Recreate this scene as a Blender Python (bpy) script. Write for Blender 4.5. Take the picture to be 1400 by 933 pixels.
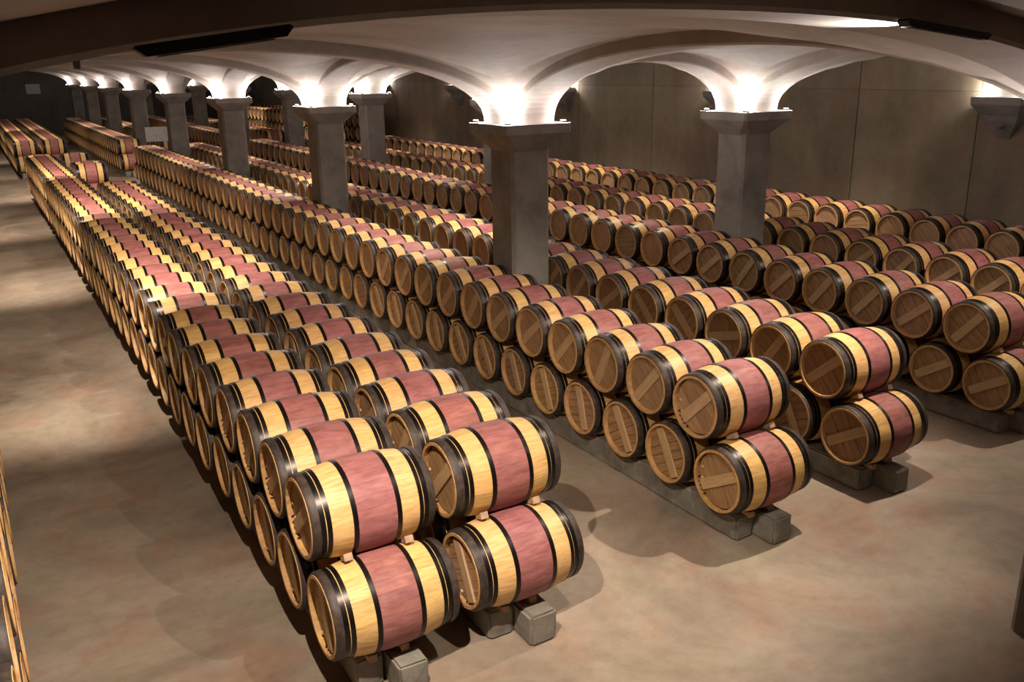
import bpy, bmesh, math, random
from mathutils import Vector, Matrix
PI = math.pi
for o in list(bpy.data.objects): bpy.data.objects.remove(o)
scene = bpy.context.scene
COL = scene.collection
random.seed(7)
rnd = random.Random(11)

# ------------------------------------------------------------------ camera
F_PX, YAW, PITCH, ROLL, CAM_H = 1218.0, 0.5352, -0.3002, -0.0162, 4.318
cy, sy, cp, sp = math.cos(YAW), math.sin(YAW), math.cos(PITCH), math.sin(PITCH)
FWD = Vector((sy*cp, cy*cp, sp)); RIGHT = Vector((cy, -sy, 0)); UP = RIGHT.cross(FWD)
cr, sr = math.cos(ROLL), math.sin(ROLL)
RIGHT, UP = cr*RIGHT+sr*UP, -sr*RIGHT+cr*UP
cam_data = bpy.data.cameras.new('camera')
cam_data.sensor_width = 36.0
cam_data.lens = 36.0*F_PX/1400.0
cam_data.clip_end = 300; cam_data.clip_start = 0.05
cam = bpy.data.objects.new('camera', cam_data); COL.objects.link(cam)
m = Matrix((RIGHT, UP, -FWD)).transposed().to_4x4(); m.translation = (0, 0, CAM_H)
cam.matrix_world = m
scene.camera = cam

# ------------------------------------------------------------------ world, exposure
world = bpy.data.worlds.new('world'); scene.world = world
world.use_nodes = True
world.node_tree.nodes['Background'].inputs[0].default_value = (0.9, 0.85, 0.8, 1)
world.node_tree.nodes['Background'].inputs[1].default_value = 0.02
vs = scene.view_settings
vs.view_transform = 'Standard'; vs.look = 'None'; vs.exposure = 0.0; vs.gamma = 1.0; vs.use_curve_mapping = False

# ------------------------------------------------------------------ layout numbers (metres)
P = 0.7317                      # barrel pitch along a row
L = 0.95                        # barrel length
RB, RH = 0.358, 0.298           # bilge and head radius
ZL, DZ = 0.62, 0.62             # lower centre height, layer step
XA, XB, XLC, XW = 6.734, 11.13, -1.56, 18.60   # column lines, far wall
Y0, D = 2.957, 8.107            # column lines across, bay length
def CY(i): return 2.90 if i == 0 else Y0+D*i
ZC = CAM_H - 0.774              # top of the capitals
NB = 9
XEND_L, YBACK, YEND = -6.5, -5.15, 73.0
UP_W, DOWN_W = 40.0, 790.0      # lamp powers
UP_COL, DOWN_COL = (1.0, 0.92, 0.89), (1.0, 0.84, 0.68)

# ------------------------------------------------------------------ node helpers
def mat(name):
    mt = bpy.data.materials.new(name); mt.use_nodes = True
    nt = mt.node_tree; b = nt.nodes['Principled BSDF']
    return mt, nt, b
def nd(nt, kind, **kw):
    n = nt.nodes.new(kind)
    for k, v in kw.items(): setattr(n, k, v)
    return n
def ramp(nt, stops):
    r = nd(nt, 'ShaderNodeValToRGB'); cr_ = r.color_ramp
    while len(cr_.elements) < len(stops): cr_.elements.new(0.5)
    for e, (p, c) in zip(cr_.elements, stops): e.position = p; e.color = (*c, 1)
    return r
def mixc(nt, mode, fac, a, b):
    n = nd(nt, 'ShaderNodeMix', data_type='RGBA', blend_type=mode)
    for sock, v in ((n.inputs[0], fac), (n.inputs[6], a), (n.inputs[7], b)):
        if isinstance(v, (int, float)): sock.default_value = v
        elif isinstance(v, tuple): sock.default_value = (*v, 1)
        else: nt.links.new(v, sock)
    return n.outputs[2]
def coords(nt, scale=(1, 1, 1), world_space=False):
    mp = nd(nt, 'ShaderNodeMapping'); mp.inputs['Scale'].default_value = scale
    if world_space:
        g = nd(nt, 'ShaderNodeNewGeometry'); nt.links.new(g.outputs['Position'], mp.inputs['Vector'])
    else:
        tc = nd(nt, 'ShaderNodeTexCoord'); oi = nd(nt, 'ShaderNodeObjectInfo')
        mul = nd(nt, 'ShaderNodeMath', operation='MULTIPLY'); mul.inputs[1].default_value = 37.0
        nt.links.new(oi.outputs['Random'], mul.inputs[0])
        ad = nd(nt, 'ShaderNodeVectorMath', operation='ADD')
        nt.links.new(tc.outputs['Object'], ad.inputs[0]); nt.links.new(mul.outputs[0], ad.inputs[1])
        nt.links.new(ad.outputs[0], mp.inputs['Vector'])
    return mp.outputs[0]
def noise(nt, vec, scale, detail=4, rough=0.55, dist=0.0):
    n = nd(nt, 'ShaderNodeTexNoise'); n.inputs['Scale'].default_value = scale
    n.inputs['Detail'].default_value = detail; n.inputs['Roughness'].default_value = rough
    n.inputs['Distortion'].default_value = dist
    nt.links.new(vec, n.inputs['Vector']); return n.outputs['Fac']
def bump(nt, b, h, strength, dist=0.01):
    n = nd(nt, 'ShaderNodeBump'); n.inputs['Strength'].default_value = strength
    n.inputs['Distance'].default_value = dist
    nt.links.new(h, n.inputs['Height']); nt.links.new(n.outputs[0], b.inputs['Normal'])

def wood(name, c0, c1, c2, rough, grain=(1.2, 14, 14), staves=False, blotch=0.35, spec=0.4):
    mt, nt, b = mat(name)
    v = coords(nt, grain)
    n1 = noise(nt, v, 3.0, 5, 0.6, 0.3)
    r = ramp(nt, [(0.28, c0), (0.52, c1), (0.75, c2)]); nt.links.new(n1, r.inputs[0])
    v2 = coords(nt, (1, 1, 1)); n2 = noise(nt, v2, 5.0, 3)
    r2 = ramp(nt, [(0.3, (0.72, 0.70, 0.68)), (0.65, (1, 1, 1))]); nt.links.new(n2, r2.inputs[0])
    c = mixc(nt, 'MULTIPLY', blotch, r.outputs[0], r2.outputs[0])
    if staves:   # every stave a shade of its own
        tc = nd(nt, 'ShaderNodeTexCoord'); sx = nd(nt, 'ShaderNodeSeparateXYZ'); nt.links.new(tc.outputs['Object'], sx.inputs[0])
        at = nd(nt, 'ShaderNodeMath', operation='ARCTAN2'); nt.links.new(sx.outputs[1], at.inputs[0]); nt.links.new(sx.outputs[2], at.inputs[1])
        mu = nd(nt, 'ShaderNodeMath', operation='MULTIPLY'); mu.inputs[1].default_value = 24/(2*PI); nt.links.new(at.outputs[0], mu.inputs[0])
        fl = nd(nt, 'ShaderNodeMath', operation='FLOOR'); nt.links.new(mu.outputs[0], fl.inputs[0])
        oi = nd(nt, 'ShaderNodeObjectInfo')
        ad = nd(nt, 'ShaderNodeMath', operation='MULTIPLY_ADD'); ad.inputs[1].default_value = 91.0
        nt.links.new(oi.outputs['Random'], ad.inputs[0]); nt.links.new(fl.outputs[0], ad.inputs[2])
        wn = nd(nt, 'ShaderNodeTexWhiteNoise', noise_dimensions='1D'); nt.links.new(ad.outputs[0], wn.inputs['W'])
        r3 = ramp(nt, [(0.0, (0.80, 0.72, 0.62)), (0.4, (0.97, 0.95, 0.93)), (1.0, (1.08, 1.06, 1.03))]); nt.links.new(wn.outputs['Value'], r3.inputs[0])
        c = mixc(nt, 'MULTIPLY', 0.75, c, r3.outputs[0])
    oi2 = nd(nt, 'ShaderNodeObjectInfo')
    c = mixc(nt, 'MULTIPLY', 1.0, c, oi2.outputs['Color'])
    nt.links.new(c, b.inputs['Base Color'])
    b.inputs['Roughness'].default_value = rough; b.inputs['Specular IOR Level'].default_value = spec
    bump(nt, b, n1, 0.12, 0.004)
    return mt

def concrete(name, cols, scale, rough=0.8, streak=False, bumpy=0.25):
    mt, nt, b = mat(name)
    v = coords(nt, (1, 1, 1), True)
    n1 = noise(nt, v, scale, 7, 0.6, 0.4)
    r = ramp(nt, [(0.25+0.5*i/(len(cols)-1), c) for i, c in enumerate(cols)]); nt.links.new(n1, r.inputs[0])
    c = r.outputs[0]
    n2 = noise(nt, v, scale*9, 5, 0.65)
    r2 = ramp(nt, [(0.3, (0.78, 0.77, 0.76)), (0.7, (1.06, 1.05, 1.05))]); nt.links.new(n2, r2.inputs[0])
    c = mixc(nt, 'MULTIPLY', 0.55, c, r2.outputs[0])
    if streak:
        vs_ = coords(nt, (1.0, 1.0, 0.14), True); n3 = noise(nt, vs_, 1.3, 5, 0.6, 0.2)
        r3 = ramp(nt, [(0.32, (0.74, 0.73, 0.68)), (0.62, (1.0, 1.0, 1.0))]); nt.links.new(n3, r3.inputs[0])
        c = mixc(nt, 'MULTIPLY', 0.7, c, r3.outputs[0])
    vt = noise(nt, v, scale*1.7+0.3, 4, 0.6, 0.5)
    rt = ramp(nt, [(0.34, (1.06, 0.95, 0.92)), (0.5, (1, 1, 1)), (0.66, (0.93, 0.99, 0.90))]); nt.links.new(vt, rt.inputs[0])
    c = mixc(nt, 'MULTIPLY', 1.0, c, rt.outputs[0])
    oi = nd(nt, 'ShaderNodeObjectInfo'); c = mixc(nt, 'MULTIPLY', 1.0, c, oi.outputs['Color'])
    nt.links.new(c, b.inputs['Base Color']); b.inputs['Roughness'].default_value = rough
    b.inputs['Specular IOR Level'].default_value = 0.3
    n4 = noise(nt, v, 22, 6, 0.7); bump(nt, b, n4, bumpy, 0.01)
    return mt
def plain(name, c, rough, metal=0.0, emit=None, es=0.0):
    mt, nt, b = mat(name)
    v = coords(nt); n = noise(nt, v, 18, 4)
    r = ramp(nt, [(0.3, tuple(x*0.75 for x in c)), (0.7, tuple(min(1, x*1.2) for x in c))]); nt.links.new(n, r.inputs[0])
    nt.links.new(r.outputs[0], b.inputs['Base Color'])
    b.inputs['Roughness'].default_value = rough; b.inputs['Metallic'].default_value = metal
    if emit:
        b.inputs['Emission Color'].default_value = (*emit, 1); b.inputs['Emission Strength'].default_value = es
    return mt

M = {}
M['oak'] = wood('oak_stave', (0.56, 0.32, 0.115), (0.74, 0.475, 0.19), (0.82, 0.56, 0.25), 0.5, staves=True)
M['pink'] = wood('wine_stained_oak', (0.235, 0.082, 0.08), (0.345, 0.132, 0.127), (0.43, 0.185, 0.172), 0.6, (2.2, 7, 7), True, 0.5)
M['head'] = wood('oak_head', (0.25, 0.14, 0.068), (0.37, 0.22, 0.108), (0.46, 0.29, 0.15), 0.6, (14, 14, 1.5), False, 0.6)
M['bar'] = wood('oak_bar', (0.43, 0.28, 0.145), (0.53, 0.355, 0.19), (0.60, 0.42, 0.24), 0.6, (14, 14, 1.5), False, 0.3)
M['chime'] = wood('chestnut_hoop', (0.020, 0.014, 0.012), (0.045, 0.031, 0.025), (0.085, 0.058, 0.045), 0.55, (6, 6, 6), False, 0.3)
M['rim'] = wood('stave_end', (0.42, 0.24, 0.10), (0.58, 0.34, 0.14), (0.66, 0.41, 0.18), 0.55, (6, 6, 6), False, 0.4)
M['iron'] = plain('hoop_iron', (0.022, 0.019, 0.018), 0.33, 0.75)
M['peg'] = plain('dark_peg', (0.03, 0.02, 0.015), 0.6)
M['plug'] = plain('plug_wood', (0.55, 0.36, 0.22), 0.5)
M['floor'] = None
M['concrete'] = concrete('column_concrete', [(0.16, 0.15, 0.136), (0.255, 0.24, 0.22), (0.33, 0.31, 0.285)], 1.8, 0.75)
M['vault'] = concrete('vault_concrete', [(0.32, 0.28, 0.25), (0.41, 0.365, 0.33), (0.49, 0.44, 0.40)], 0.9, 0.8, False, 0.12)
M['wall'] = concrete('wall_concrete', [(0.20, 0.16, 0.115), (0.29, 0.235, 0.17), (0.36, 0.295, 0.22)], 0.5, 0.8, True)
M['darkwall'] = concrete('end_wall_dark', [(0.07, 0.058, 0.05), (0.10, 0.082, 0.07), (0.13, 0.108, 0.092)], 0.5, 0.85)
M['beam'] = concrete('beam_concrete', [(0.13, 0.122, 0.105), (0.235, 0.22, 0.19), (0.33, 0.31, 0.27)], 5.0, 0.85, False, 0.6)
M['wedge'] = plain('wedge_wood', (0.42, 0.27, 0.17), 0.6)
M['black'] = plain('lamp_black', (0.012, 0.010, 0.010), 0.5, 0.2)
M['grey'] = plain('grey_paint', (0.35, 0.34, 0.33), 0.6)
M['pale'] = plain('pale_board', (0.16, 0.157, 0.155), 0.6)
M['lens'] = plain('lamp_lens', (0.9, 0.85, 0.8), 0.3, 0, UP_COL, 12.0)

def floor_mat():
    mt, nt, b = mat('floor_concrete')
    v = coords(nt, (1, 1, 1), True)
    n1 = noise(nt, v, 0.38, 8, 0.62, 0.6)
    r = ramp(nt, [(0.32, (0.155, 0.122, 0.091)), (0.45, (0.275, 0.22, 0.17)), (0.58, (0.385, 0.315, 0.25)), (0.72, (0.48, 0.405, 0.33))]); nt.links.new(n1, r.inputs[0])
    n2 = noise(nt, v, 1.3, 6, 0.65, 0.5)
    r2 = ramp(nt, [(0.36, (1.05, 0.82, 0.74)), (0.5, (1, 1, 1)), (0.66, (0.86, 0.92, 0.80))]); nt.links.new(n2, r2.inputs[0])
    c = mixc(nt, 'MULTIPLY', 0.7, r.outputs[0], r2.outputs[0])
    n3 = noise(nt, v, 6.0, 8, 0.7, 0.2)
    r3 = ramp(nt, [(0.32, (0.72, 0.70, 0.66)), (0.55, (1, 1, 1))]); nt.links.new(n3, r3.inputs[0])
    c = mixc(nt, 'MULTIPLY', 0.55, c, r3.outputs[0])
    n5 = noise(nt, v, 26.0, 3, 0.6)
    r5 = ramp(nt, [(0.24, (0.5, 0.45, 0.4)), (0.33, (1, 1, 1))]); nt.links.new(n5, r5.inputs[0])
    c = mixc(nt, 'MULTIPLY', 0.5, c, r5.outputs[0])
    nt.links.new(c, b.inputs['Base Color'])
    rr = ramp(nt, [(0.3, (0.48,)*3), (0.7, (0.66,)*3)]); nt.links.new(n2, rr.inputs[0]); nt.links.new(rr.outputs[0], b.inputs['Roughness'])
    bump(nt, b, n3, 0.15, 0.01)
    return mt
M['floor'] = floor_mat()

# ------------------------------------------------------------------ mesh helpers
def link(o, parent=None):
    COL.objects.link(o)
    if parent is not None: o.parent = parent
    return o
def mesh_from(name, verts, faces, mats, fmat=None, smooth=False):
    me = bpy.data.meshes.new(name)
    me.from_pydata(verts, [], faces); 
    for k in mats: me.materials.append(M[k])
    if fmat is not None: me.polygons.foreach_set('material_index', fmat)
    if smooth is True: me.polygons.foreach_set('use_smooth', [True]*len(me.polygons))
    elif smooth: me.polygons.foreach_set('use_smooth', smooth)
    me.update(); return me
def ob(name, me, parent=None, loc=(0, 0, 0), rot=(0, 0, 0), color=None):
    o = bpy.data.objects.new(name, me); o.location = loc; o.rotation_euler = rot
    if color: o.color = color
    return link(o, parent)
def empty(name, loc, rot=(0, 0, 0)):
    o = bpy.data.objects.new(name, None); o.location = loc; o.rotation_euler = rot; o.empty_display_size = 0.1
    return link(o)
def tag(o, label, cat, group=None):
    o['label'] = label; o['category'] = cat
    if group: o['group'] = group
    return o
def struct(o): o['kind'] = 'structure'; return o
def box_geo(x0, x1, y0, y1, z0, z1):
    v = [(x0,y0,z0),(x1,y0,z0),(x1,y1,z0),(x0,y1,z0),(x0,y0,z1),(x1,y0,z1),(x1,y1,z1),(x0,y1,z1)]
    f = [(0,3,2,1),(4,5,6,7),(0,1,5,4),(1,2,6,5),(2,3,7,6),(3,0,4,7)]
    return v, f
def box_mesh(name, x0, x1, y0, y1, z0, z1, k, bev=0.0):
    bm = bmesh.new(); v, f = box_geo(x0, x1, y0, y1, z0, z1)
    bv = [bm.verts.new(p) for p in v]
    for q in f: bm.faces.new([bv[i] for i in q])
    if bev: bmesh.ops.bevel(bm, geom=bm.edges[:], offset=bev, segments=1, affect='EDGES')
    me = bpy.data.meshes.new(name); bm.to_mesh(me); bm.free(); me.materials.append(M[k]); return me
def lathe_x(prof, n, closed=False):
    """rings of (x, r) round the X axis"""
    verts, faces, ring = [], [], []
    for x, r in prof:
        for i in range(n):
            a = 2*PI*i/n; verts.append((x, r*math.sin(a), r*math.cos(a)))
    m_ = len(prof)
    for j in range(m_ if closed else m_-1):
        k = (j+1) % m_
        for i in range(n):
            i2 = (i+1) % n
            faces.append((j*n+i, j*n+i2, k*n+i2, k*n+i)); ring.append(j)
    return verts, faces, ring

# ------------------------------------------------------------------ lights
def spot(loc, aim, power, size, blend=0.7, radius=0.05, col=DOWN_COL):
    ld = bpy.data.lights.new('spot_lamp', 'SPOT'); ld.energy = power; ld.spot_size = math.radians(size)
    ld.spot_blend = blend; ld.shadow_soft_size = radius; ld.color = col
    o = bpy.data.objects.new('spot_lamp', ld); o.location = loc
    o.rotation_euler = (Vector(aim)-Vector(loc)).to_track_quat('-Z', 'Y').to_euler()
    return link(o)
def point(loc, power, radius=0.03, col=UP_COL):
    ld = bpy.data.lights.new('uplight_lamp', 'POINT'); ld.energy = power; ld.shadow_soft_size = radius; ld.color = col
    o = bpy.data.objects.new('uplight_lamp', ld); o.location = loc
    return link(o)

# ================================================================== STRUCTURE
# floor
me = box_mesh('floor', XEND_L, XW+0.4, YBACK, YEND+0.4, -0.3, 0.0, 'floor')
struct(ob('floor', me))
# far side wall built of cast concrete panels
ZSEAM, ZTOP = 3.64, 5.2
w = struct(ob('wall_right', box_mesh('wall_right', XW+0.03, XW+0.4, YBACK, YEND+0.4, 0, ZTOP, 'wall')))
seams = [YBACK, -0.6, 3.6, 7.7, 11.7, 14.8, 18.7, 22.5, 26.5, 30.4, 34.3, 38.2, 42.1, 46, 50, 54, 58, 62, 66, 70, YEND]
for a, b_ in zip(seams[:-1], seams[1:]):
    for z0, z1 in ((0.0, ZSEAM), (ZSEAM, ZTOP)):
        g = 0.012
        pm = box_mesh('panel', XW+rnd.uniform(-0.004, 0.004), XW+0.04, a+g, b_-g, z0+(g*0.4 if z0 else 0), z1-g*0.4, 'wall', 0.006)
        g = rnd.uniform(0.86, 1.14); ob('panel', pm, w, color=(g, g*rnd.uniform(0.97, 1.02), g*rnd.uniform(0.94, 1.03), 1))
struct(ob('wall_left', box_mesh('wall_left', XEND_L-0.3, XEND_L, YBACK, YEND+0.4, 0, ZTOP, 'wall')))
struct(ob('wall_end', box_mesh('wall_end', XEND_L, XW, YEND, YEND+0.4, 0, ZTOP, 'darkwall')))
struct(ob('wall_back', box_mesh('wall_back', XEND_L, XW, YBACK-0.3, YBACK, 0, ZTOP, 'wall')))

# vault: elliptical ribs over the column lines, groined webs between
SPR = ZC-0.02
PIER = 0.39            # half depth of the pier at the springing
RW = 0.30              # half width of a rib
spans = [(XEND_L-2.5, XLC, 0.07), (XLC, XA, 0.20), (XA, XB, 0.02), (XB, XW+0.31, 0.03)]
CROWN_Y = 0.16
YR0 = 3.07
ceil_lines = [CY(i) for i in range(-1, NB+1)]
WEBUP = 0.15
EXP = 2.2              # slightly squared ellipse
def ell(x, c, a, z0, z1):
    t = abs((x-c)/a)
    return z0+(z1-z0)*(1-t**EXP)**(1/EXP) if t < 1 else z0
def smax(a, b, k):
    h = max(k-abs(a-b), 0)/k
    return max(a, b)+h*h*k*0.25
verts, faces = [], []
NG = 22
for (x0, x1, crx) in spans:
    xc, ax = (x0+x1)/2, (x1-x0)/2-0.26
    xs = [x0]+[xc-ax*math.cos(PI*i/NG) for i in range(NG+1)]+[x1]
    for y0, y1 in zip(ceil_lines[:-1], ceil_lines[1:]):
        yc, ay = (y0+y1)/2, (y1-y0)/2-0.26
        ys = [y0]+[yc-ay*math.cos(PI*i/NG) for i in range(NG+1)]+[y1]
        base = len(verts); n = len(ys)
        for x in xs:
            fx = ell(x, xc, ax, SPR-0.02, CAM_H+crx+WEBUP)
            for y in ys:
                gy = ell(y, yc, ay, SPR-0.02, CAM_H+CROWN_Y+WEBUP)
                inner = min(1.0, max(0.0, (CAM_H+0.05-SPR)))
                verts.append((x, y, smax(fx, gy, 0.10)))
        for i in range(len(xs)-1):
            for j in range(n-1):
                faces.append((base+i*n+j, base+i*n+j+1, base+(i+1)*n+j+1, base+(i+1)*n+j))
cm = mesh_from('ceiling', verts, faces, ['vault'], smooth=True)
ceiling = struct(ob('ceiling', cm))
def rib_mesh(half, crown, n=40):
    """rib over local x in [-half, half] (centre to pier faces), width along local y"""
    v, f = [], []
    a = half
    for i in range(n+1):
        t = PI*i/n; x = -a*math.copysign(abs(math.cos(t))**(2/EXP), math.cos(t)); z = SPR+(CAM_H+crown-SPR)*max(0.0, math.sin(t))**(2/EXP)
        ch = 0.02
        zt = max(z+0.22, SPR+0.3) if 0 < i < n else z+0.45
        ox = x
        v += [(x, -RW+ch, z), (x, RW-ch, z), (ox, RW, z+ch), (ox, RW, zt+0.15), (ox, -RW, zt+0.15), (ox, -RW, z+ch)]
    for i in range(n):
        for j in range(6):
            k = (j+1) % 6
            f.append((i*6+j, i*6+k, (i+1)*6+k, (i+1)*6+j))
    f.append(tuple(range(5, -1, -1))); f.append(tuple(n*6+j for j in range(6)))
    sm = [True]*(n*6)+[False, False]
    me = mesh_from('arch_rib', v, f, ['vault'])
    for p in me.polygons:
        pass
    return me
# transverse ribs (along X) on every column line across
ribm = {}
for si, (x0, x1, crx) in enumerate(spans):
    ribm[si] = rib_mesh((x1-x0)/2-PIER, crx, 48)
for y in ceil_lines:
    for si, (x0, x1, crx) in enumerate(spans):
        if si == 0: continue
        o = ob('arch_rib', ribm[si], ceiling, ((x0+x1)/2, y, 0))
        if y == CY(0): o.location.y = YR0; o.scale.y = 0.8   # the near arch is slimmer and set back a little
for y0, y1 in zip(ceil_lines[:-1], ceil_lines[1:]):
    rl = rib_mesh((y1-y0)/2-PIER, CROWN_Y, 44)
    for x in (XLC, XA, XB):
        ob('arch_rib', rl, ceiling, (x, (y0+y1)/2, 0), (0, 0, PI/2))

# columns
def chamfer_ring(h, c, z): return [(h-c,-h,z),(h,-h+c,z),(h,h-c,z),(h-c,h,z),(-h+c,h,z),(-h,h-c,z),(-h,-h+c,z),(-h+c,-h,z)]
def stack_mesh(name, rings, k):
    v, f = [], []
    for r in rings: v += r
    for j in range(len(rings)-1):
        for i in range(8):
            i2 = (i+1) % 8; f.append((j*8+i, j*8+i2, (j+1)*8+i2, (j+1)*8+i))
    f.append(tuple(range(7, -1, -1))); f.append(tuple((len(rings)-1)*8+i for i in range(8)))
    return mesh_from(name, v, f, [k])
HC, HS = 0.535, 0.315
shaft_m = stack_mesh('shaft', [chamfer_ring(HS, 0.045, 0.0), chamfer_ring(HS, 0.045, ZC-0.36)], 'concrete')
cap_m = stack_mesh('capital', [chamfer_ring(HS+0.01, 0.10, ZC-0.37), chamfer_ring(HS+0.045, 0.10, ZC-0.33), chamfer_ring(HC, 0.03, ZC-0.13), chamfer_ring(HC, 0.03, ZC)], 'concrete')
def cross_mesh():
    p, w_ = PIER, RW
    pts = [(-w_,-p),(w_,-p),(w_,-w_),(p,-w_),(p,w_),(w_,w_),(w_,p),(-w_,p),(-w_,w_),(-p,w_),(-p,-w_),(-w_,-w_)]
    v = [(x, y, ZC) for x, y in pts]+[(x, y, ZC+0.35) for x, y in pts]; n = 12
    f = [(i, (i+1) % n, n+(i+1) % n, n+i) for i in range(n)]+[tuple(range(n-1, -1, -1)), tuple(range(n, 2*n))]
    return mesh_from('springer', v, f, ['vault'])
spring_m = cross_mesh()
lamp_m = box_mesh('housing', -0.035, 0.035, -0.035, 0.035, 0.0, 0.03, 'black', 0.006)
lens_m = box_mesh('lens', -0.026, 0.026, -0.026, 0.026, 0.0, 0.006, 'lens')
ORD = ['zeroth','first','second','third','fourth','fifth','sixth','seventh','eighth','ninth','tenth','eleventh','twelfth','thirteenth','fourteenth','fifteenth','sixteenth','seventeenth','eighteenth','nineteenth']
def ordinal(n):
    if n < 20: return ORD[n]
    t = {2: 'twent', 3: 'thirt', 4: 'fort', 5: 'fift', 6: 'sixt', 7: 'sevent', 8: 'eight'}[n//10]
    return t+'ieth' if n % 10 == 0 else t+'y-'+ORD[n % 10]
def column(x, y, line, i, lit):
    t = empty('column', (x, y, 0))
    tag(t, 'square concrete column with flared capital, %s from the open floor in the %s' % (ordinal(i+1), line), 'column', 'columns of the %s' % line)
    ob('shaft', shaft_m, t); ob('capital', cap_m, t); ob('springer', spring_m, t)
    if lit:
        for sx, sy_ in ((-1,-1), (1,-1), (-1,1), (1,1)):
            if (i > 3 and sx > 0) or (i == 0 and sy_ < 0): continue
            lx, ly = x+sx*0.45, y+sy_*0.45
            u = empty('uplight', (lx, ly, ZC))
            tag(u, 'small black uplight, %s %s corner of the %s capital, %s' % ('stack-side' if sx < 0 else 'wall-side', 'open-floor' if sy_ < 0 else 'far-end', ordinal(i+1), line), 'uplight', 'uplights on the %s' % line)
            ob('housing', lamp_m, u); ob('lens', lens_m, u, (0, 0, 0.03))
            point((lx, ly, ZC+0.075), UP_W*(1.0 if i <= 3 else 0.8), 0.025)
for i in range(NB):
    y = CY(i)
    column(XA, y, 'first column line', i, True)
    column(XB, y, 'second column line', i, True)
    column(XLC, y, 'column line across the walkway', i, False)

# wall corbels
def half_cap():
    h = HC; rings = [(0.12, ZC-0.85, 0.02), (0.16, ZC-0.80, 0.06), (0.36, ZC-0.50, 0.26), (0.40, ZC-0.37, 0.30), (0.42, ZC-0.33, 0.34), (h, ZC-0.15, 0.50), (h, ZC, 0.50)]
    v, f = [], []
    for hw, z, dp in rings: v += [(0.05, -hw, z), (-dp, -hw, z), (-dp, hw, z), (0.05, hw, z)]
    for j in range(len(rings)-1):
        for i in range(4):
            k = (i+1) % 4; f.append((j*4+i, (j+1)*4+i, (j+1)*4+k, j*4+k))
    f.append((0, 1, 2, 3)); n = len(v); f.append((n-1, n-2, n-3, n-4))
    return mesh_from('bracket', v, f, ['concrete'])
corbel_m = half_cap()
bm = bmesh.new(); bmesh.ops.create_uvsphere(bm, u_segments=16, v_segments=10, radius=0.10); boss_m = bpy.data.meshes.new('boss'); bm.to_mesh(boss_m); bm.free(); boss_m.materials.append(M['concrete'])
for i in range(NB):
    y = CY(i)
    t = empty('wall_corbel', (XW, y, ZC-0.85)); 
    tag(t, 'concrete corbel with round boss on the wall, %s from the open floor end' % ordinal(i+1), 'corbel', 'corbels on the concrete wall')
    ob('bracket', corbel_m, t, (0, 0, -(ZC-0.85))); ob('boss', boss_m, t, (-0.20, 0, 0.30))
    ob('springer', spring_m, t, (0.31, 0, -(ZC-0.85)))
    if i < 6:
        for s in (-1, 1):
            if i == 0 and s < 0: continue
            u = empty('uplight', (XW-0.16, y+s*0.44, ZC)); tag(u, 'small black uplight on the %s wall corbel, %s end' % (ordinal(i+1), 'open-floor' if s < 0 else 'far'), 'uplight', 'uplights on the wall corbels')
            ob('housing', lamp_m, u); ob('lens', lens_m, u, (0, 0, 0.03)); point((XW-0.16, y+s*0.44, ZC+0.075), UP_W*0.8, 0.025)

# ================================================================== BARRELS
def prof_r(x): return RB-(RB-RH)*(abs(x)/(L/2))**2
HX = 0.43       # head plane
# metal hoops: (centre x, width); the wooden one sits at the chime
HOOPS = [0.166, 0.350, 0.391]; HW = [0.036, 0.033, 0.036]
def hoop_mesh(c, w_, th, k, n=40, rnded=False):
    x0, x1 = c-w_/2, c+w_/2
    if rnded: pr = [(x0, prof_r(x0)-0.004), (x0, prof_r(x0)+th*0.7), (x0+w_*0.3, prof_r(c)+th), (x1-w_*0.3, prof_r(c)+th), (x1, prof_r(x1)+th*0.7), (x1, prof_r(x1)-0.004)]
    else: pr = [(x0, prof_r(x0)-0.004), (x0, prof_r(x0)+th), (x1, prof_r(x1)+th), (x1, prof_r(x1)-0.004)]
    v, f, _ = lathe_x(pr, n); me = mesh_from('hoop', v, f, [k])
    sm = [True]*len(me.polygons) ; me.polygons.foreach_set('use_smooth', sm)
    try: me.set_sharp_from_angle(angle=math.radians(40))
    except Exception: pass
    return me
hoop_m = {s*c: hoop_mesh(s*c, w_, 0.004, 'iron') for c, w_ in zip(HOOPS, HW) for s in (1, -1)}
chime_m = {s: hoop_mesh(s*0.4405, 0.061, 0.014, 'chime', 40, True) for s in (1, -1)}
def body_profile():
    xs = [-0.475, -0.44, -0.41, -0.35, -0.25, -0.166, -0.085, 0.0, 0.085, 0.166, 0.25, 0.35, 0.41, 0.44, 0.475]
    return [(x, prof_r(x)) for x in xs]
def body_mesh(n=48):
    pr = body_profile(); xs = [p[0] for p in pr]
    # chime: outer edge, inner edge, inside wall down to the head
    full = [(-HX, RH-0.03), (-0.475, RH-0.022)]+pr+[(0.475, RH-0.022), (HX, RH-0.03)]
    v, f, ring = lathe_x(full, n)
    fm = []
    for j in ring:
        xa, xb = full[j][0], full[j+1][0]; mid = (xa+xb)/2
        if j < 2 or j >= len(full)-3: fm.append(2)
        elif abs(mid) < 0.166: fm.append(1)
        else: fm.append(0)
    me = mesh_from('body', v, f, ['oak', 'pink', 'rim'], fm, True)
    try: me.set_sharp_from_angle(angle=math.radians(40))
    except Exception: pass
    return me
body_m = body_mesh()
NST = 24
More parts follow.
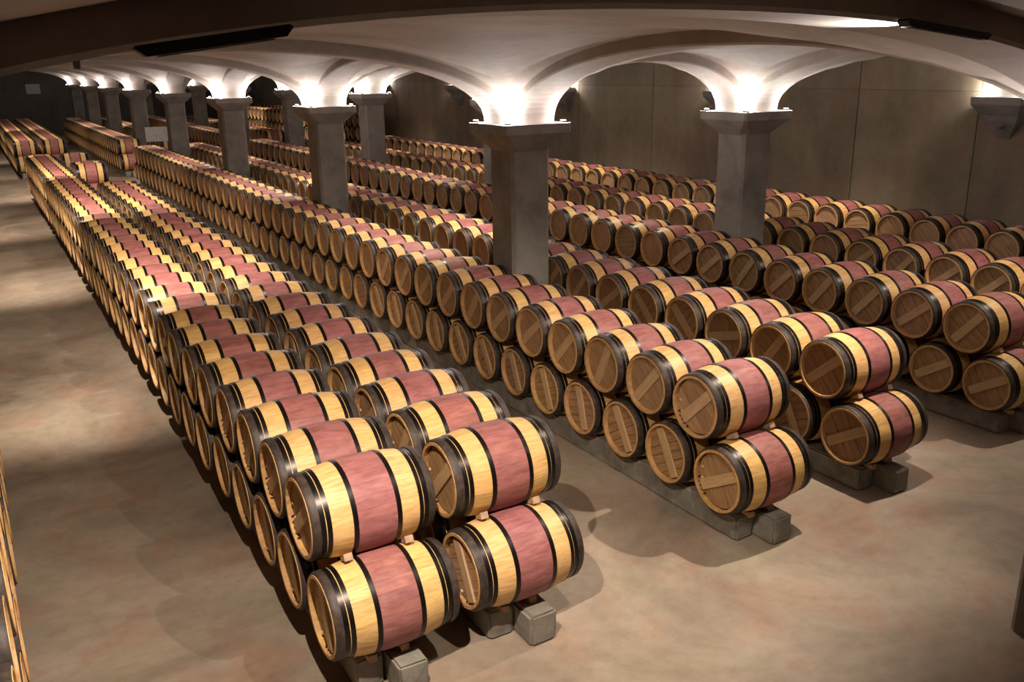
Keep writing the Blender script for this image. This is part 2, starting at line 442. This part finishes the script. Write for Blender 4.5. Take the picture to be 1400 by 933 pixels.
def stave_mesh():
    full = body_profile(); v, f, fm = [], [], []
    hw = PI/NST-0.0005/RB
    A = [-hw, -hw/3, hw/3, hw]
    for x, r in full:
        ri = r-0.024
        v += [(x, r*math.sin(a), r*math.cos(a)) for a in A]+[(x, ri*math.sin(hw), ri*math.cos(hw)), (x, ri*math.sin(-hw), ri*math.cos(-hw))]
    n = 6
    for j in range(len(full)-1):
        mid = (full[j][0]+full[j+1][0])/2
        for i in range(n):
            k = (i+1) % n; f.append((j*n+i, j*n+k, (j+1)*n+k, (j+1)*n+i)); fm.append(1 if abs(mid) < 0.166 else (2 if i == 4 else 0))
    f.append(tuple(range(n-1, -1, -1))); f.append(tuple((len(full)-1)*n+i for i in range(n))); fm += [2, 2]
    return mesh_from('stave', v, f, ['oak1', 'pink1', 'rim'], fm)
M['oak1'] = wood('oak_single_stave', (0.56, 0.32, 0.115), (0.74, 0.475, 0.19), (0.82, 0.56, 0.25), 0.5)
M['pink1'] = wood('wine_stained_single_stave', (0.235, 0.082, 0.08), (0.345, 0.132, 0.127), (0.43, 0.185, 0.172), 0.6, (2.2, 7, 7), False, 0.5)
stave_m = stave_mesh()
def head_mesh(s, n=36):
    r = RH-0.027; v = [(0, 0, 0)]+[(0, r*math.sin(2*PI*i/n), r*math.cos(2*PI*i/n)) for i in range(n)]
    v = v+[(-0.02*s, y, z) for _, y, z in v]
    f = []
    for i in range(n):
        a, b_ = 1+i, 1+(i+1) % n
        q = (0, a, b_); q2 = (n+1, n+1+b_, n+1+a); q3 = (a, n+1+a, n+1+b_, b_)
        f += [q, q2, q3]
    return mesh_from('head', v, f, ['head'])
NBD = 6
def board_mesh(i, s, th=0.006):
    """one board of a head, running along local z, clipped to the circle"""
    r = RH-0.030; g = 0.0022; wb = 2*r/NBD
    y0, y1 = -r+wb*i+g, -r+wb*(i+1)-g
    y0 = max(y0, -r*0.985); y1 = min(y1, r*0.985)
    ys = [y0+(y1-y0)*k/4 for k in range(5)]
    out = [(y, math.sqrt(max(0, r*r-y*y))) for y in ys]
    loop = out+[(y, -z) for y, z in reversed(out)]
    n = len(loop); v = [(s*th, y, z) for y, z in loop]+[(-s*0.004, y, z) for y, z in loop]
    f = [tuple(range(n)), tuple(range(2*n-1, n-1, -1))]+[(k, n+k, n+(k+1) % n, (k+1) % n) for k in range(n)]
    return v, f
head_disc = {s: head_mesh(s) for s in (1, -1)}
boards_m = {s: [mesh_from('board', *board_mesh(i, s), ['head']) for i in range(NBD)] for s in (1, -1)}
def head_joined(s):
    V, Fc = [], []
    for i in range(NBD):
        v, f = board_mesh(i, s, 0.004+0.003*(i % 2)); b0 = len(V); V += v; Fc += [tuple(b0+q for q in ff) for ff in f]
    return mesh_from('head', V, Fc, ['head'])
headj_m = {s: head_joined(s) for s in (1, -1)}
BA = math.radians(0)
bar_m = {s: box_mesh('cross_bar', min(s*0.006, s*0.026), max(s*0.006, s*0.026), -0.052, 0.052, -0.255, 0.255, 'bar', 0.003) for s in (1, -1)}
def pegs_mesh(s):
    V, Fc = [], []
    for e in (-1, 1):
        for k in range(5):
            ang = math.radians(-19+9.5*k); y = 0.262*math.sin(ang); z = e*0.262*math.cos(ang)
            v, f = lathe_x([(s*0.004, 0.006), (s*0.03, 0.006), (s*0.032, 0.0005)], 6)[:2]; b0 = len(V)
            V += [(a, b_+y, c+z) for a, b_, c in v]; Fc += [tuple(b0+q for q in ff) for ff in f]
    return mesh_from('pegs', V, Fc, ['peg'])
pegs_m = {s: pegs_mesh(s) for s in (1, -1)}
def plug_mesh(s):
    v, f, _ = lathe_x([(s*0.004, 0.017), (s*0.012, 0.016), (s*0.02, 0.010), (s*0.022, 0.0005)], 10)
    return mesh_from('plug', v, f, ['plug'], None, True)
plug_m = {s: plug_mesh(s) for s in (1, -1)}

def tint():
    g = rnd.uniform(0.88, 1.08); return (g*rnd.uniform(0.97, 1.03), g*rnd.uniform(0.94, 1.03), g*rnd.uniform(0.9, 1.05), 1)
def barrel(x, y, z, rx, tier, label, group):
    t = empty('oak_barrel', (x+L/2, y, z), (rx, 0, rnd.uniform(-0.012, 0.012)))
    tag(t, label, 'barrel', group)
    c = tint()
    if tier == 1:
        for i in range(NST):
            g = rnd.choice([1.0, 1.0, 1.04, 0.96, 0.88, 1.06, 0.93]); cc = (c[0]*g, c[1]*g*rnd.uniform(0.96, 1.02), c[2]*g*rnd.uniform(0.9, 1.05), 1)
            ob('stave', stave_m, t, (0, 0, 0), (2*PI*i/NST, 0, 0), cc)
    else: ob('body', body_m, t, color=c)
    for hm in hoop_m.values(): ob('hoop', hm, t)
    for s in (1, -1):
        ob('wooden_hoop', chime_m[s], t)
        if tier == 1:
            h = ob('head', head_disc[s], t, (s*(HX-0.006), 0, 0), color=c)
            for i in range(NBD):
                g = rnd.uniform(0.85, 1.12); ob('board', boards_m[s][i], h, (s*0.0, 0, 0), (PI*0.5, 0, 0), (c[0]*g, c[1]*g, c[2]*g, 1))
            ob('cross_bar', bar_m[s], h, color=c); ob('pegs', pegs_m[s], h)['kind'] = 'stuff'
            ob('plug', plug_m[s], h, (0, 0.16, -0.17)); ob('plug', plug_m[s], h, (0, 0.06, -0.225) if s < 0 else (0, -0.1, -0.2))
        else:
            h = ob('head', headj_m[s], t, (s*(HX-0.006), 0, 0), (PI*0.5, 0, 0), c)
            if tier == 2: ob('cross_bar', bar_m[s], h, (0, 0, 0), (-PI*0.5, 0, 0), c)
    return t

# simple barrel for the ones too far to pick apart, all in one mesh
far_prof = []
for x in (-0.475, -0.415, -0.412, -0.37, -0.333, -0.330, -0.184, -0.183, -0.148, -0.147, 0.0, 0.147, 0.148, 0.183, 0.184, 0.330, 0.333, 0.37, 0.412, 0.415, 0.475):
    far_prof.append((x, prof_r(x)+(0.010 if abs(x) > 0.413 else 0.0)))
def far_mat(mid):
    a = abs(mid)
    if a > 0.4135: return 3
    if a > 0.3315: return 4
    if 0.1835 > a > 0.1475: return 4
    if a < 0.1475: return 1
    return 0
def far_geo(n):
    full = [(-HX, 0.0005), (-HX, RH-0.03), (-0.475, RH-0.02)]+far_prof+[(0.475, RH-0.02), (HX, RH-0.03), (HX, 0.0005)]
    v, f, ring = lathe_x(full, n); fm = []
    for j in ring:
        if j == 0 or j == len(full)-2: fm.append(5)
        elif j in (1, 2, len(full)-3, len(full)-4): fm.append(2)
        else: fm.append(far_mat((full[j][0]+full[j+1][0])/2))
    return v, f, fm
FAR_A, FAR_B = far_geo(20), far_geo(14)
stuff_v, stuff_f, stuff_m = [], [], []
def far_barrel(x, y, z, big):
    v, f, fm = FAR_A if big else FAR_B
    b0 = len(stuff_v); cx = x+L/2; a = rnd.uniform(0, 6.28); ca, sa = math.cos(a), math.sin(a)
    stuff_v.extend((cx+p[0], y+p[1]*ca-p[2]*sa, z+p[1]*sa+p[2]*ca) for p in v)
    stuff_f.extend(tuple(b0+q for q in ff) for ff in f); stuff_m.extend(fm)

# rows: key, x of the left heads, y of the first lower barrel, count of lower, layers, phrase
ROWS = [
 ('a', 1.593, 5.370, 43, 2, 'walkway row of the double stack'),
 ('b', 2.702, 5.385, 43, 2, 'inner row of the double stack'),
 ('r1', 5.409, 5.467, 45, 2, 'aisle row facing the double stack'),
 ('r2', 7.215, 5.530, 45, 2, 'row behind the first column line'),
 ('r3', 9.840, 5.632, 45, 2, 'row before the second column line'),
 ('r4', 11.978, 6.6665-P, 45, 2, 'row behind the second column line'),
 ('r5', 14.552, 8.0721-3*P, 42, 2, 'two-high row nearest the wall'),
 ('r6', 17.50, 7.0, 43, 1, 'single-layer row against the wall'),
 ('l', -1.20, 3.3, 14, 2, 'row across the bare walkway'),
 ('a2', 1.593, 43.6, 32, 2, ''), ('b2', 2.702, 43.6, 32, 2, ''), ('r12', 5.409, 41.6, 32, 2, ''),
 ('r22', 7.215, 42.0, 30, 2, ''), ('r32', 9.84, 42.0, 30, 2, ''), ('r42', 11.978, 42.5, 28, 2, ''), ('r52', 14.552, 41.0, 30, 3, ''), ('r62', 16.4, 41.0, 30, 3, ''),
]
MISSING = {('b', 1, k) for k in list(range(28, 35))+list(range(37, 41))}
cands, rest = [], []
for key, X, Y, n, layers, ph in ROWS:
    for ly in range(layers):
        for k in range(n-ly):
            if (key, ly, k) in MISSING: continue
            y = Y+P*(k+0.476*ly) if ly < 2 else Y+P*(k+0.95)
            z = ZL+DZ*ly
            q = Vector((X+0.2, y, z))-Vector((0, 0, CAM_H)); dep = q.dot(FWD)
            u = 700+F_PX*q.dot(RIGHT)/dep if dep > 0.3 else -9999
            v = 466.5-F_PX*q.dot(UP)/dep if dep > 0.3 else -9999
            vis = (-40 < u < 1460 and 0 < v < 1000) and ph
            if key == 'b' and ly == 0 and k > 1: vis = False
            if key == 'r2' and ly == 0 and k > 3: vis = False
            if key in ('r3',) and ly == 0 and k > 1: vis = False
            if key in ('r4', 'r5', 'r6') and ly == 0: vis = False
            if key == 'l': vis = (3.5 < y < 10.6) and ly == 0 or (y < 6.5)
            e = (dep, key, ly, k, X, y, z, ph)
            (cands if vis else rest).append(e)
cands.sort(); ind, rest2 = cands[:300], cands[300:]
rest += rest2
ANG = {0: -24, 1: 44}
for idx, (dep, key, ly, k, X, y, z, ph) in enumerate(ind):
    lay = ('lower', 'upper')[ly]
    label = 'pink-banded oak barrel, %s %s one from the open-floor end, %s' % (ordinal(k+1), lay, ph)
    if key == 'r6': label = label.replace(' lower', '')
    big = F_PX/dep
    tier = 1 if (dep < 8.6 and key != 'l') or (key == 'l' and False) else (2 if dep < 15 else 3)
    base = ANG[ly]
    if ly == 0 and (k == 0 and key in ('r1', 'r2') or k <= 1 and key == 'r3'): base = 57
    rx = math.radians(base+rnd.uniform(-9, 9))
    if rnd.random() < 0.08 and k > 1: rx = math.radians(rnd.uniform(-80, 80))
    barrel(X+rnd.uniform(-0.012, 0.012), y, z, rx, tier, label, 'barrels in the %s layer of the %s' % (lay, ph))
print('individual barrels', len(ind), 'rest', len(rest))
for dep, key, ly, k, X, y, z, ph in rest: far_barrel(X, y, z, dep < 25)
fm = mesh_from('far_barrels', stuff_v, stuff_f, ['oak', 'pink', 'rim', 'chime', 'iron', 'head'], stuff_m, True)
try: fm.set_sharp_from_angle(angle=math.radians(40))
except Exception: pass
fo = ob('far_barrels', fm); fo['kind'] = 'stuff'
tag(fo, 'remaining rows of pink-banded oak barrels receding towards the far end', 'barrels')

# ------------------------------------------------------------------ support beams, wedges
def beam_obj(X, y0, y1, x0, x1, label, group):
    bm = bmesh.new(); v, f = box_geo(X+x0, X+x1, y0, y1, 0, 0.262)
    bv = [bm.verts.new(p) for p in v]
    for q in f: bm.faces.new([bv[i] for i in q])
    bmesh.ops.bevel(bm, geom=bm.edges[:], offset=0.018, segments=2, affect='EDGES')
    for q in bm.verts:
        if q.co.y < y0+0.1: q.co += Vector((rnd.uniform(-1, 1)*0.007, rnd.uniform(-1, 1)*0.008, rnd.uniform(-1, 0)*0.006 if q.co.z > 0.1 else 0))
    me = bpy.data.meshes.new('support_beam'); bm.to_mesh(me); bm.free(); me.materials.append(M['beam'])
    tag(ob('support_beam', me), label, 'beam', group)
for key, X, Y, n, layers, ph in ROWS:
    yl = Y+P*(n-1)+0.3
    nm = ph or 'row beyond the cross aisle'
    far = '' if ph else ' far'
    where = ph if ph else {'a2': 'distant double stack, walkway side', 'b2': 'distant double stack, inner side', 'r12': 'distant aisle row'}.get(key, 'distant row beyond the columns')
    beam_obj(X, Y-0.13, yl, 0.17, 0.385, 'grey concrete beam, set back at its end, under the %s' % where, 'beams under the %s' % where)
    beam_obj(X, Y-0.37, yl, 0.405, 0.635, 'grey concrete beam with projecting block end, under the %s' % where, 'beams under the %s' % where)
# little timber wedges at the open-floor ends
def wedge_mesh():
    v = [(-0.032,-0.045,-0.026),(0.032,-0.045,-0.026),(0.032,0.05,-0.010),(-0.032,0.05,-0.010),(-0.032,-0.045,0.026),(0.032,-0.045,0.026),(0.032,0.05,0.010),(-0.032,0.05,0.010)]
    return mesh_from('wedge', v, box_geo(0,1,0,1,0,1)[1], ['wedge'])
wm = wedge_mesh()
for key, X, Y, n, layers, ph in ROWS:
    if key not in ('a', 'b', 'r1', 'r2', 'r3'): continue
    yu = Y+0.476*P; zu = ZL+DZ
    dy, dz = Y-yu, -DZ; d = math.hypot(dy, dz); my, mz = yu+dy/2, zu+dz/2
    ty, tz = dz/d, -dy/d      # tangent, towards the open floor and up
    s = 0.135
    for side, xo in (('head', 0.23), ('tail', 0.70)):
        o = ob('wedge', wm, None, (X+xo, my+ty*s, mz+tz*s), (math.atan2(-tz, -ty), 0, 0))
        tag(o, 'small timber wedge under first upper barrel, %s end, %s' % ('left-head' if side == 'head' else 'far-head', ph), 'wedge', 'timber wedges between the barrels')
    for xo in (0.28, 0.53):
        o = ob('wedge', wm, None, (X+xo, Y-0.155, 0.283), (math.radians(-6), 0, 0))
        tag(o, 'small timber chock on the %s beam end of the %s' % ('set-back' if xo < 0.4 else 'projecting', ph), 'wedge', 'timber chocks on the beams')

# ================================================================== LAMPS ON THE ARCHES
def trough(length, w_, h, name='housing'):
    pts = [(-length/2, 0), (-length/2+0.025, -h), (length/2-0.025, -h), (length/2, 0), (length/2-0.01, h*0.4), (-length/2+0.01, h*0.4)]
    n = len(pts); v = [(x, -w_/2, z) for x, z in pts]+[(x, w_/2, z) for x, z in pts]
    f = [tuple(range(n)), tuple(range(2*n-1, n-1, -1))]+[(i, n+i, n+(i+1) % n, (i+1) % n) for i in range(n)]
    return mesh_from(name, v, f, ['black'])
def nave_z(x):
    x0, x1, crx = spans[1]; return ell(x, (x0+x1)/2, (x1-x0)/2-PIER, SPR, CAM_H+crx)
for xm, ln, nm in ((4.10, 0.66, 'beside the first column line'), (0.67, 0.46, 'over the bare walkway')):
    sl = math.atan2(nave_z(xm+0.3)-nave_z(xm-0.3), 0.6)
    t = empty('arch_spotlight', (xm, YR0-RW*0.8-0.03, nave_z(xm)+0.0), (0, -sl, 0))
    tag(t, 'long black spotlight trough on the near arch edge, %s' % nm, 'spotlight')
    ob('housing', trough(ln, 0.06, 0.024), t); ob('lens', box_mesh('lens', -ln/2+0.06, ln/2-0.06, -0.02, 0.02, -0.029, -0.025, 'grey'), t)
o = ob('sensor_box', box_mesh('sensor_box', -0.009, 0.009, -0.02, 0.02, -0.026, 0.0, 'grey', 0.003), None, (0.30, YR0-RW*0.8+0.05, nave_z(0.30)+0.002))
tag(o, 'tiny grey sensor box under the near arch', 'sensor')
def downlight(x, y, z, aim, power, size, label, grp):
    t = empty('downlight', (x, y, z)); tag(t, label, 'spotlight', grp)
    ob('bracket', dl_br, t); ob('housing', dl_h, t)
    spot((x, y+0.03, z-0.065), aim, power, size, 0.7, 0.03)
dl_br = box_mesh('bracket', -0.02, 0.02, -0.06, 0.0, -0.01, 0.05, 'black', 0.004)
dl_h = box_mesh('housing', -0.09, 0.09, -0.005, 0.06, -0.03, 0.05, 'black', 0.008)
for i in range(NB-2):
    y = CY(i)+RW+0.06
    for x, ax, pw, nm in ((1.2, 0.9, 1.4, 'walkway side'), (3.3, 3.0, 0.45, 'aisle side')):
        downlight(x, y, nave_z(x)+0.05, (ax, y+2.75, 0.8), DOWN_W*pw*(1.0 if i < 3 else 0.75 if i < 5 else 0.4), 118 if (i == 0 and x < 2) else 100, 'black spotlight on the rear face of the %s wide arch, %s' % (ordinal(i+1), nm), 'spotlights on the wide arches')
    if i < 7:
        downlight(13.3, y, CAM_H+0.02, (14.6, y+1.6, 0.9), DOWN_W*0.7, 85, 'black spotlight behind the %s arch beside the wall' % ordinal(i+1), 'spotlights on the wall-side arches')
        ym = CY(i)+0.30*(CY(i+1)-CY(i))
        for xl, pw, nm in ((XA, 0.95, 'first'), (XB, 0.5, 'second')):  # added unseen lamps that light the rows beside the columns
            downlight(xl+RW+0.10, ym, CAM_H+CROWN_Y+0.09, (xl-1.1, ym+(1.6 if i == 0 else 0.8), 0), DOWN_W*pw*(1.0 if i < 3 else 0.7), 104, 'added unseen spotlight high between the %s and %s columns of the %s line' % (ordinal(i+1), ordinal(i+2), nm), 'added spotlights along the %s column line' % nm)

spot((3.92, YR0-0.10, nave_z(3.92)-0.06), (2.4, YR0+0.2, nave_z(2.4)+0.05), 50, 150, 0.9, 0.02, UP_COL)

# ================================================================== FAR END
o = ob('notice_board', box_mesh('notice_board', -0.45, 0.45, -0.04, 0.0, -0.33, 0.33, 'grey', 0.01), None, (4.54, YEND-0.002, CAM_H-1.07)); tag(o, 'small pale notice board on the dark end wall', 'notice board')
t = empty('display_board', (6.85, 40.3, 0)); tag(t, 'pale grey display board on two legs in the cross aisle', 'board')
ob('panel', box_mesh('panel', -0.48, 0.48, -0.02, 0.02, 1.5, 2.1, 'pale', 0.006), t)
for sx in (-0.4, 0.4): ob('leg', box_mesh('leg', sx-0.025, sx+0.025, 0.02, 0.06, 0.0, 2.2, 'black', 0.004), t)
